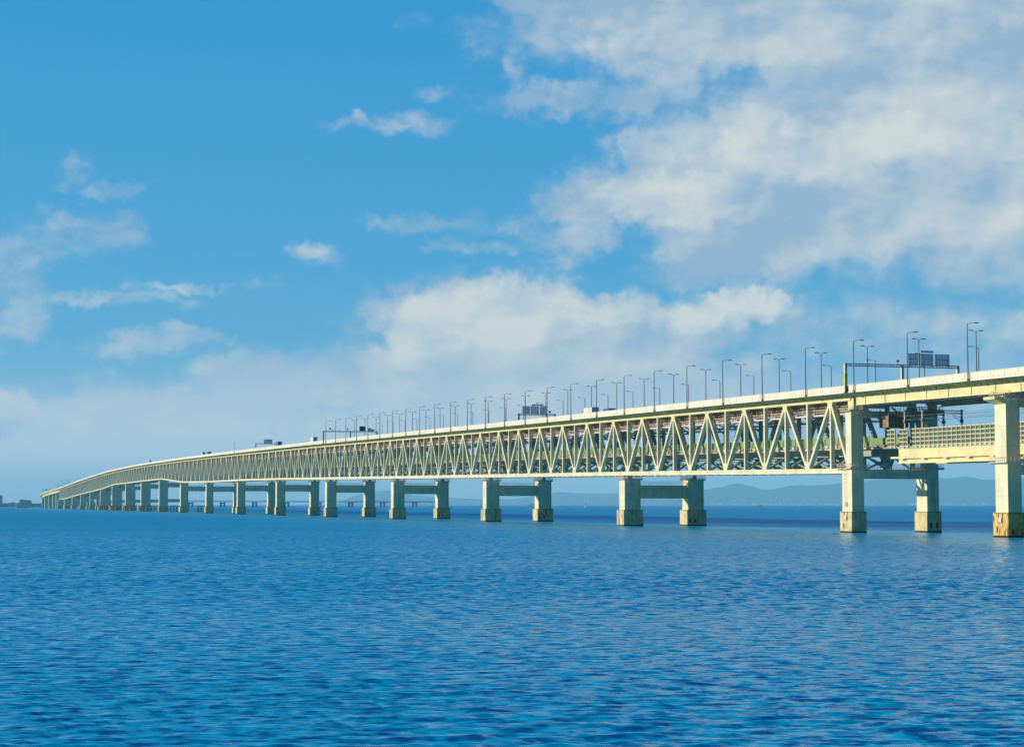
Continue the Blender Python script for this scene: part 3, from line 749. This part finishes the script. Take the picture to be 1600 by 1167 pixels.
    if not corbel:
        c = MB()
        c.sweep([s0u, s1u], lambda s: [(-10.9, ztop), (-9.9, ztop), (-9.9, ztc(s)), (-10.9, ztc(s))], CREAM2)
        c.sweep([s0u, s1u], lambda s: [(9.9, ztop), (10.9, ztop), (10.9, ztc(s)), (9.9, ztc(s))], CREAM2)
        c.build('bearing_block', root)
    # painted pier number on the face toward the viewer
    if text:
        cu = bpy.data.curves.new('pier_number', 'FONT'); cu.body = text; cu.size = 1.5; cu.extrude = .01; cu.align_x = 'CENTER'
        tmp = bpy.data.objects.new('tmp', cu); me = bpy.data.meshes.new_from_object(tmp); bpy.data.objects.remove(tmp); bpy.data.curves.remove(cu)
        me.materials.clear(); me.materials.append(BLACKS)
        o = bpy.data.objects.new('pier_number', me); sc.collection.objects.link(o); o.parent = root
        mx = Matrix(((-D.x, 0, -T.x), (-D.y, 0, -T.y), (0, 1, 0)))
        o.matrix_local = Matrix.Translation(P((s0+s1)/2+.4, -11.63, 6.1) - root.location) @ mx.to_4x4()
tall_pier(1, .85, 5.8, .9, 3.7, 'tall cream portal pier at the right end of the truss, with a clean yellow footing', BLOCK, 28.3, 14.5, False, '18')
tall_pier(0, -66.0, -61.4, -65.7, -61.5, 'tall cream portal pier cut by the right edge, its footing streaked with rust', RUST, 28.0, 14.5, True, '')
# piers of the far curved approach
for i, s in enumerate((2762, 2845, 2952, 3055, 3150)):
    root = empty('bridge_pier', P(s, 0, 0))
    tag(root, ('slender cream pier just left of the truss end', 'cream pier under the far approach, second left of the truss end', 'cream pier under the far approach, third left of the truss end',
               'teal shaded pier where the far approach starts to curve', 'leftmost teal shaded pier on the curve of the far approach')[i], 'bridge pier', 'piers of the far approach')
    zt = ztc(s)-3.25
    for sg in (-1, 1):
        c = MB(); c.hexa([P(s+a, sg*9+b_, z) for z in (-3, zt-2) for (a, b_) in ((-3, -3), (3, -3), (3, 3), (-3, 3))], CREAM); c.build('column', root)
    c = MB(); c.hexa([P(s-2.2, -12.5, zt-2), P(s+2.2, -12.5, zt-2), P(s+2.2, 12.5, zt-2), P(s-2.2, 12.5, zt-2), P(s-2.2, -12.5, zt), P(s+2.2, -12.5, zt), P(s+2.2, 12.5, zt), P(s-2.2, 12.5, zt)], CREAM); c.build('crossbeam', root)

# fender piles round the navigation-channel piers
def fender(s, w0, w1, lab, front):
    root = empty('fender_piles', P(s-6, (w0+w1)/2, 0)); tag(root, lab, 'fender piles', 'pile fenders at the channel piers')
    q = w0; c = MB()
    while q <= w1+.01:
        pm = MB(); pm.tube(P(s-6, q, -3), P(s-6, q, 4.9), .62, PILE, 8); pm.build('pile', root); q += 2.7
    c.bar(P(s-6, w0-.8, 5.1), P(s-6, w1+.8, 5.1), .5, 1.5, PILE, side=D)
    if front:
        for u in (-4.5, -1.5, 1.5, 4.5):
            pm = MB(); pm.tube(P(s+u, -15.2, -3), P(s+u, -15.2, 4.9), .62, PILE, 8); pm.build('pile', root)
        c.bar(P(s-6, -15.2, 5.1), P(s+5, -15.2, 5.1), .5, 1.5, PILE)
    c.build('cap_beam', root)
for n, w0, w1, fr in ((9, 1.0, 9.0, False), (10, -3.0, 9.0, False), (11, -14, 7.5, True), (12, -14, 5, True), (13, -14, 5, True), (14, -14, 5, True)):
    lab = {9: 'dark pile fender in the opening of the tenth pier from the right', 10: 'dark pile fender in the opening of the eleventh pier from the right',
           11: 'pale pile fender before the twelfth pier from the right, widest lit row', 12: 'pale pile fender before the thirteenth pier from the right',
           13: 'pale pile fender before the fourteenth pier from the right', 14: 'leftmost pale pile fender, before the fifteenth pier from the right'}[n]
    fender(150.0*(n-1), w0, w1, lab, fr)

# ------------------------------------------------------------------ street lamps
def lamp_proto(arms, loc, s, reach=2.6):
    root = empty('street_lamp', loc); o = Vector(loc)
    c = MB(); c.tube(o, o+Vector((0, 0, 11.3)), .16, STEEL, 8, .105); c.box(o+Vector((0, 0, .22)), D*.22, T*.22, Vector((0, 0, .22)), STEEL); pole = c.build('pole', root)
    for a in arms:
        c = MB(); tip = o + Vector((0, 0, 11.62)) + T*a*(reach-.95)
        c.tube(o+Vector((0, 0, 11.2)), o+Vector((0, 0, 11.42))+T*a*.35, .055, STEEL, 6); c.tube(o+Vector((0, 0, 11.42))+T*a*.35, tip, .05, STEEL, 6); c.build('arm', root)
        c = MB(); e = tip + T*a*.47
        c.box(e, T*.48, D*.16, Vector((0, 0, .075)), STEEL); c.box(e-Vector((0, 0, .1)), T*.36, D*.12, Vector((0, 0, .02)), GLASS); c.build('lamp_head', root)
    return root
def lamp_row(wq, first, count, arms, zoff, lab, grp, hscale=1.0):
    proto = None
    for k in range(count):
        s = first+25*k; loc = P(s, wq, zd(s)+zoff)
        if proto is None: o = proto = lamp_proto(arms, loc, s, 1.75 if len(arms) > 1 else 2.6)
        else: o = copy_tree(proto)
        o.location = loc; o.scale = (1, 1, hscale)
        tag(o, lab(k+1), 'street lamp', grp)
lamp_row(-14.72, -56.8, 27, (1,), -1.75, lambda k: f'single-arm lamp on the near parapet, {ORD[k]} of the near row from the right', 'near row of street lamps', 1.03)
lamp_row(0.0, -35.4, 26, (-1, 1), -1.0, lambda k: f'double-arm lamp in mid deck, {ORD[k]} double lamp from the right', 'middle row of street lamps')
lamp_row(14.6, -36.8, 26, (-1,), -1.75, lambda k: f'far-side lamp with its arm to the left, {ORD[k]} of those from the right', 'far row of street lamps', .93)
proto = None
for k in range(9):
    s = 2850+42*k; loc = P(s, 14.6, zd(s)-1)
    if proto is None: o = proto = lamp_proto((-1,), loc, s)
    else: o = copy_tree(proto)
    o.location = loc; o.scale = (2.4, 2.4, 1.55); tag(o, f'tiny lamp above the far left truss end, {ORD[k+1]} of that cluster from the right', 'street lamp', 'lamps at the far end of the bridge')
r_ = empty('flag_pole', P(904, -14.6, zd(904)-1.7)); c = MB(); c.tube(P(904, -14.6, zd(904)-1.7), P(904, -14.6, zd(904)+6.2), .13, STEEL, 6); c.box(P(904, -14.6, zd(904)-1.5), D*.2, T*.2, Vector((0, 0, .2)), STEEL)
c.build('pole', r_); tag(r_, 'lone thin grey pole on the parapet, left of the left gantry signs', 'pole')

# ------------------------------------------------------------------ sign gantries
def gantry(s, w0, w1, legs, zbeam, panels, lab, small=(), yellow=False, grid=True):
    root = empty('sign_gantry', P(s, w0, zd(s)-1)); tag(root, lab, 'sign gantry', 'overhead sign gantries')
    c = MB()
    c.bar(P(s, w0-.3, zbeam), P(s, w1+.3, zbeam), .16, .5, STEEL, side=D); c.bar(P(s, w0-.3, zbeam-.5), P(s, w1+.3, zbeam-.5), .16, .5, STEEL, side=D)
    q = w0
    while q < w1: c.bar(P(s, q, zbeam-.5), P(s, min(q+.8, w1), zbeam), .1, .3, STEEL, side=D); q += .8
    c.build('beam', root)
    for i, lw in enumerate(legs):
        c = MB(); zl = zd(s)-(1.7 if abs(lw) > 14 else 1.0)
        c.bar(P(s, lw, zl), P(s, lw, zbeam), .55, .6, CREAM if s < 100 else STEEL)
        if yellow and i == 0:
            c.box(P(s, lw, zl+3.0), D*.3, T*.32, Vector((0, 0, 1.4)), YEL)
            c.box(P(s-.5, lw, zl+.8), D*.25, T*.35, Vector((0, 0, .8)), BLACKS)
        c.box(P(s, lw, zl+.12), D*.6, T*.6, Vector((0, 0, .12)), PIPE)
        c.build('leg', root)
    for (a, b_, z0, z1, m_) in panels:
        c = MB(); wc = (a+b_)/2
        if grid and z1-z0 > 1.2:                       # slatted boards with gaps between them
            nb = max(4, int((z1-z0)/.42))
            for i in range(nb): zz = z0+(z1-z0)*(i+.5)/nb; c.box(P(s, wc, zz), D*.04, T*(b_-a)/2, Vector((0, 0, (z1-z0)/nb*.42)), m_)
        else: c.box(P(s, wc, (z0+z1)/2), D*.06, T*(b_-a)/2, Vector((0, 0, (z1-z0)/2)), m_)
        if grid and z1-z0 > 1.2:
            n = max(2, int((b_-a)/.55))
            for i in range(n+1): u = a+(b_-a)*i/n; c.bar(P(s-.1, u, z0+.05), P(s-.1, u, z1-.05), .04 if i % 3 else .12, .05, LATT, side=D)
            for i in range(5): zz = z0+(z1-z0)*(i+.5)/5; c.bar(P(s-.14, a+.05, zz), P(s-.14, b_-.05, zz), .05, .05, LATT, side=D)
            for u in (a+.4, b_-.4): c.bar(P(s-.2, u, z0-.6), P(s-.2, u, z1-.1), .15, .12, LATT, side=D)
        c.build('sign_panel', root)
    for (u, hgt, r) in small:
        c = MB(); c.tube(P(s, u, zbeam), P(s, u, zbeam+hgt), .1, STEEL, 6); c.box(P(s, u, zbeam+hgt), D*r, T*r, Vector((0, 0, r)), BLACKS); c.build('camera_box', root)
zg = 38.95
gantry(-2.5, -14.6, 14.6, (-14.6, 0, 14.6), zg, [(1.6, 4.75, zg+.1, zg+2.75, SIGN), (4.95, 8.1, zg+.1, zg+2.75, SIGN), (8.5, 12.3, zg+.1, zg+2.7, SIGN), (4.8, 8.2, zg+2.95, zg+3.45, SIGN)],
       'long sign gantry at the right end with three large grilled sign backs', [(-1.1, .9, .22)], True)
zg = 41.15
gantry(298, 0, 14.6, (0, 11, 14.6), zg, [(1.5, 4.5, zg+.1, zg+3.0, SIGN), (4.8, 8.1, zg+.1, zg+3.1, SIGN), (8.5, 11.2, zg+.1, zg+3.1, SIGN), (5.2, 9.9, zg+3.2, zg+3.7, SIGN)],
       'short sign gantry with three blue-grey sign backs rising above the parapet at mid picture', [(12.5, .9, .35)])
zg = 45.5
gantry(600, -14.6, 14.6, (-14.6, 0, 14.6), zg, [(4.9, 8.3, zg+.15, zg+2.7, BLACKS), (9.3, 11.4, zg+.1, zg+1.7, SIGN), (11.4, 13.0, zg+.1, zg+1.2, SIGN)],
       'long dark sign gantry left of the street lamps, with one black sign box', [(-11, 1.2, .4), (-9.5, .5, .25), (-6, .4, .2), (-1.5, 1.2, .35)], False, False)
zg = 48.2
gantry(903, 0, 14.0, (0, 14.0), zg, [(5.5, 11.3, zg+.1, zg+2.9, SIGN)], 'small sign gantry with one blue panel, left of the long dark gantry')
zg = zd(3060)+6
gantry(3060, -14.6, 2, (-14.6, 2), zg, [(-12, -5, zg-1.8, zg-.2, SIGN)], 'tiny sign gantry with a blue panel at the far left end of the bridge')

# ------------------------------------------------------------------ vehicles on the road deck
def truck(s, wq, lab, body, ht=3.6, ln=8.0, cabm=None, cat='truck'):
    z0 = zd(s)-1.0; root = empty('box_truck', P(s, wq, z0)); tag(root, lab, cat, 'vehicles on the road deck')
    H_ = Vector((0, 0, 1))
    c = MB(); c.box(P(s, wq, z0+.95+(ht-.95)/2), D*(ln/2-1.1), T*1.22, H_*((ht-.95)/2), body); c.box(P(s, wq, z0+.75), D*(ln/2-.5), T*.5, H_*.15, STEEL)
    c.build('cargo_box', root)
    c = MB(); e = s+ln/2-.05
    cm = cabm or body
    pts = [P(e-1.0, wq-1.15, z0+.6), P(e+1.0, wq-1.15, z0+.6), P(e+1.0, wq+1.15, z0+.6), P(e-1.0, wq+1.15, z0+.6), P(e-1.0, wq-1.15, z0+2.7), P(e+.6, wq-1.15, z0+2.7), P(e+.6, wq+1.15, z0+2.7), P(e-1.0, wq+1.15, z0+2.7)]
    c.hexa(pts, cm); cab = c.build('cab', root)
    c = MB(); c.box(P(e+.2, wq-1.17, z0+2.15), D*.5, T*.02, H_*.32, GLASS); c.box(P(e+.2, wq+1.17, z0+2.15), D*.5, T*.02, H_*.32, GLASS); c.build('window', cab)
    for u in (-ln/2+1.6, -ln/2+2.8, ln/2-.1):
        for sg in (-1, 1):
            c = MB(); c.tube(P(s+u, wq+sg*.85, z0+.5), P(s+u, wq+sg*1.15, z0+.5), .5, TYRE, 12); c.tube(P(s+u, wq+sg*1.15, z0+.5), P(s+u, wq+sg*1.17, z0+.5), .25, GRID, 10); c.build('wheel', root)
truck(1103, -8, 'white box truck with a shaded rear, on the deck left of the lone pole', TRUCKW, 3.8, 9)
truck(1072, -8, 'blue-backed truck close behind the white box truck', TRUCKB, 3.5, 9)
truck(1471, -8, 'farthest small box truck on the left part of the deck', TRUCKW, 3.7, 9)
truck(659, -8, 'white box truck on the deck just left of the long dark gantry', TRUCKW, 4.1, 10)
truck(770, -8, 'dark box truck on the deck beside the small blue sign panel', TRUCKB, 4.1, 10)
truck(192, -8, 'pale truck roof just showing over the parapet among the street lamps', TRUCKW, 3.3, 10)
truck(205, 0+3, 'blue truck top just behind the pale truck roof', TRUCKB, 3.6, 8)

# ------------------------------------------------------------------ overhead line portals on the approach railway deck
def portal(s, lab):
    z0 = zr(s); root = empty('catenary_portal', P(s, 0, z0)); tag(root, lab, 'catenary portal', 'catenary portals over the tracks'); H_ = Vector((0, 0, 1))
    for sg in (-1, 1):
        c = MB(); c.tube(P(s, sg*4.9, z0), P(s, sg*4.9, z0+8.2), .24, GRID if sg < 0 else PIPE, 10)
        c.box(P(s, sg*4.9, z0+5.6), D*.3, T*.3, H_*.35, STEEL); c.build('post', root)
        c = MB(); c.tube(P(s, sg*4.9, z0+6.4), P(s, sg*2.6, z0+6.9), .06, STEEL, 6); c.tube(P(s, sg*4.9, z0+5.4), P(s, sg*2.6, z0+6.6), .05, STEEL, 6); c.build('bracket_arm', root)
    c = MB()
    for zz in (7.3, 7.9): c.tube(P(s, -5.2, z0+zz), P(s, 5.2, z0+zz), .12, PIPE, 6)
    q = -5.0
    while q < 4.9: c.tube(P(s, q, z0+7.3), P(s, q+.7, z0+7.9), .05, PIPE, 5); q += .7
    c.build('beam', root)
    return root
portal(-12.5, 'catenary portal close to the pier, over the left end of the green noise wall')
portal(-20.5, 'catenary portal standing clear against the sky behind the green noise wall')
mb = MB()
for wq in (-2.5, 2.5):
    for zz in (6.1, 7.0):
        for a, b_ in ((-112, -60), (-60, -20.5), (-20.5, 60), (60, 120)): mb.tube(P(a, wq, zr(a)+zz), P(b_, wq, zr(b_)+zz), .035, STEEL, 5)
tag(mb.build('overhead_wire'), 'thin dark overhead wires running above the railway deck at the right', 'wire')
# brown sheeted work platform hanging by the pier
c = MB(); root = empty('work_platform', P(-3, -2, 24)); tag(root, 'brown sheeted box hanging under the road deck beside the tall pier', 'work platform')
c.box(P(-3, -2.6, 25.6), D*2.2, T*2.6, Vector((0, 0, 1.35)), TARP); c.build('sheeted_box', root)
c = MB()
for a, b_ in ((-2, -5), (2, -5), (-2, 0), (2, 0)): c.bar(P(-3+a, b_, 26.9), P(-3+a, b_, 28.6), .15, .15, STEEL)
c.build('hanger', root)

# ------------------------------------------------------------------ distance: low viaduct, beacon, boats, shore, hills, town
def wp(px, dist, z=0): return Vector(((px-800)/3000*dist, dist, z))      # a bearing and a distance
root = empty('low_viaduct', wp(370, 4600)); tag(root, 'thin low viaduct with short twin piers far behind the piers at left', 'viaduct')
H_ = Vector((0, 0, 1)); EX = Vector((1, 0, 0)); EY = Vector((0, 1, 0))
c = MB(); a, b_ = wp(262, 4600, 13.8), wp(700, 4600, 12.6); c.bar(a, b_, 1.8, 12, BLDB, side=EY); c.bar(a+H_*2.6-EY*6, b_+H_*2.6-EY*6, .5, .4, BLDB, side=EY); c.build('deck', root)
for px in range(298, 690, 50):
    c = MB(); z = 13
    for u in (-4, 4): c.box(wp(px, 4600, z/2-1)+EX*u, EX*1.7, EY*4, H_*(z/2), BLDB)
    c.box(wp(px, 4600, 9.5)+EX*0, EX*7, EY*4, H_*1.2, BLDB); c.build('pier', root)
c = MB()
for px in range(270, 690, 12): c.bar(wp(px, 4600, 14), wp(px, 4600, 19), .35, .35, BLDB)
c.build('post_row', root)
root = empty('channel_beacon', wp(915, 4000)); tag(root, 'small slender red and white beacon standing in the sea between two piers', 'beacon')
c = MB(); c.tube(wp(915, 4000, -1), wp(915, 4000, 5.5), 1.6, WHITE, 10, 1.1); c.build('tower', root)
c = MB(); c.tube(wp(915, 4000, 5.5), wp(915, 4000, 9.3), 1.1, REDB, 10, .8); c.tube(wp(915, 4000, 9.3), wp(915, 4000, 10.2), 1.4, BLACKS, 10, .3); c.build('lantern', root)
def boat(px, dist, ln, hh, m1, m2, lab, cat='boat', name='boat'):
    root = empty(name, wp(px, dist)); tag(root, lab, cat); p = wp(px, dist)
    c = MB(); q = ln/2
    c.hexa([p+EX*-q*.85-EY*3-H_, p+EX*q*.85-EY*3-H_, p+EX*q*.85+EY*3-H_, p-EX*q*.85+EY*3-H_, p-EX*q-EY*4+H_*hh*.45, p+EX*q-EY*4+H_*hh*.45, p+EX*q+EY*4+H_*hh*.45, p-EX*q+EY*4+H_*hh*.45], m1); c.build('hull', root)
    c = MB(); c.box(p+EX*q*.35+H_*hh*.65, EX*q*.3, EY*2.5, H_*hh*.22, m2); c.build('cabin', root)
    c = MB(); c.bar(p-EX*q*.1+H_*hh*.4, p-EX*q*.1+H_*hh*1.1, .5, .5, m2); c.build('mast', root)
boat(1188, 7000, 16, 6, BLACKS, BLDG, 'tiny dark boat on the horizon left of the tall pier')
boat(829, 7500, 26, 14, TOWNM, TOWNM, 'pale distant ship on the horizon between the columns of a pier', 'ship', 'ship')
root = empty('barge', wp(36, 3700)); p = wp(36, 3700); tag(root, 'low orange and white barge on the water before the left shore', 'barge')
c = MB(); c.hexa([p-EX*9-EY*3-H_, p+EX*9-EY*3-H_, p+EX*9+EY*3-H_, p-EX*9+EY*3-H_, p-EX*11-EY*3+H_*2.4, p+EX*11-EY*3+H_*2.4, p+EX*11+EY*3+H_*2.4, p-EX*11+EY*3+H_*2.4], BARGE); c.build('hull', root)
c = MB(); c.box(p+EX*5+H_*3.4, EX*2.5, EY*2, H_*1, TOWNM); c.build('cabin', root)
# left shore
mb = MB(); DS = 5200
xs = np.linspace(-160, 80, 49); prof = [3+8*(.5+.5*math.sin(i*1.3)*math.cos(i*.7))*.6 + random.random()*2.5 for i in range(49)]
for i in range(48):
    a, b_ = wp(xs[i], DS), wp(xs[i+1], DS)
    mb.hexa([a-H_*2, b_-H_*2, b_-H_*2+EY*900, a-H_*2+EY*900, a+H_*(prof[i]*.5), b_+H_*(prof[i+1]*.5), b_+H_*prof[i+1]*1.3+EY*900, a+H_*prof[i]*1.3+EY*900], LAND)
tag(mb.build('shore_land'), kind='structure')
def building(px0, px1, y, lab, m1, dep=30, dist=5180, steps=()):
    hgt = (788-y)*dist/3000+CAM_H; root = empty('building', wp((px0+px1)/2, dist)); tag(root, lab, 'building')
    c = MB(); wd = (px1-px0)*dist/3000/2
    c.box(wp((px0+px1)/2, dist, hgt/2-1), EX*wd, EY*dep/2, H_*(hgt/2+1), m1); c.build('wall', root)
    c = MB(); c.box(wp((px0+px1)/2, dist, hgt+.8), EX*wd*.55, EY*dep/3, H_*.8, m1); c.build('roof_house', root)
    c = MB(); k = 0
    z = 4.0
    while z < hgt-2 and k < 9:
        c.box(wp((px0+px1)/2, dist-dep/2, z), EX*wd*.88, EY*.1, H_*.55, GLASS); z += 3.6; k += 1
    c.build('window_band', root)
building(-8, 1.5, 774, 'tall blue-grey tower at the left edge of the picture', BLDB)
building(16, 24, 785.5, 'low white shed on the left shore', TOWNM)
building(32.5, 35.5, 781, 'slim pale block, left one of the pair on the shore', TOWNM)
building(36, 39.5, 781.5, 'slim grey block standing against the slim pale block', BLDB)
building(41, 47.5, 782, 'broad blue-grey block on the shore, nearest the bridge', BLDB)
building(40, 43.5, 786, 'pinkish low annex at the foot of the broad block', BLDG, dist=5150)
building(50, 58, 788, 'low grey hall on the shore beside the bridge end', BLDG)
# hills
def ridge(name, pts, dist, depth, seed):
    r_ = random.Random(seed); n = 170; x0, x1 = pts[0][0], pts[-1][0]
    ph = [(r_.uniform(.01, .05), r_.uniform(0, 6), r_.uniform(.3, .9)) for _ in range(5)]
    rows = 12; V = []; F = []
    for j in range(rows+1):
        v = j/rows
        for i in range(n+1):
            px = x0+(x1-x0)*i/n
            y = float(np.interp(px, [p_[0] for p_ in pts], [p_[1] for p_ in pts]))
            hgt = max(0, (788-y)*dist/3000+CAM_H) + sum(a*math.sin(px*f+q)*dist/3000 for f, q, a in ph)*min(1, (788-y)/12)
            prof_ = math.sin(v*math.pi)**.8 if v < .5 else 1.0 - (v-.5)*.6
            wob = 1 + .10*math.sin(px*.07+j*1.9)*math.sin(v*math.pi)*(v < .5)
            d_ = dist-depth/2+depth*v
            V.append(((px-800)/3000*dist, d_, -2 + max(0, hgt)*prof_*wob))
    for j in range(rows):
        for i in range(n): a = j*(n+1)+i; F.append((a, a+1, a+n+2, a+n+1))
    me = bpy.data.meshes.new(name); me.from_pydata(V, [], F); me.materials.append(HILL); me.update()
    o = bpy.data.objects.new(name, me); sc.collection.objects.link(o); return tag(o, kind='structure')
ridge('hills', [(1010,787),(1040,776),(1080,767),(1105,764),(1130,760),(1152,757),(1165,758),(1178,762),(1200,763.5),(1225,760.5),(1250,758.5),(1290,757),(1330,752),(1350,750.5),(1400,749),(1450,748),(1488,746.5),(1520,748),(1560,751.5),(1600,750),(1700,747),(1850,752),(2100,770),(2300,787)], 25000, 3600, 3)
ridge('hills', [(530,787),(548,776),(560,772),(590,769),(612,769),(640,773),(690,776),(740,778),(800,779),(840,774),(870,771),(900,769.5),(930,770),(960,772),(1000,773),(1040,775),(1100,780),(1160,787)], 29500, 2600, 5)
# distant town along the foot of the hills: small pale boxes
mb = MB(); r2 = random.Random(4)
for i in range(330):
    px = r2.choice((r2.uniform(1095, 1620), r2.uniform(1100, 1300), r2.uniform(560, 1100)))
    dist = 22600+r2.uniform(-250, 250); big_ = r2.random() < .06
    hgt = r2.uniform(8, 27)*(2.0 if big_ else 1); wd = r2.uniform(6, 20)
    z0 = 0 if r2.random() < .7 else r2.uniform(12, 70) * (1 if px > 1100 else .3)
    if z0 > 0: dist += 300; hgt = r2.uniform(6, 12)
    mb.box(wp(px, dist, z0+hgt/2), EX*wd, EY*8, H_*(hgt/2+.5), TOWNM if r2.random() < .75 else BLDG)
tag(mb.build('distant_town'), 'pale buildings of a distant town scattered along the foot of the hills', 'town', kind='stuff')

# ------------------------------------------------------------------ haze
HZ = bpy.data.materials.new('haze_air'); HZ.use_nodes = True; t = HZ.node_tree; t.nodes.clear()
pv = t.nodes.new('ShaderNodeVolumePrincipled'); pv.inputs['Color'].default_value = (.40, .84, 1.0, 1); pv.inputs['Density'].default_value = 6.0e-5
pv.inputs['Anisotropy'].default_value = 0.0
ot = t.nodes.new('ShaderNodeOutputMaterial'); t.links.new(pv.outputs[0], ot.inputs['Volume'])
mb = MB(); mb.box((0, 15000, 219.5), EX*30000, EY*19500, H_*220.5, HZ); tag(mb.build('haze'), kind='stuff')
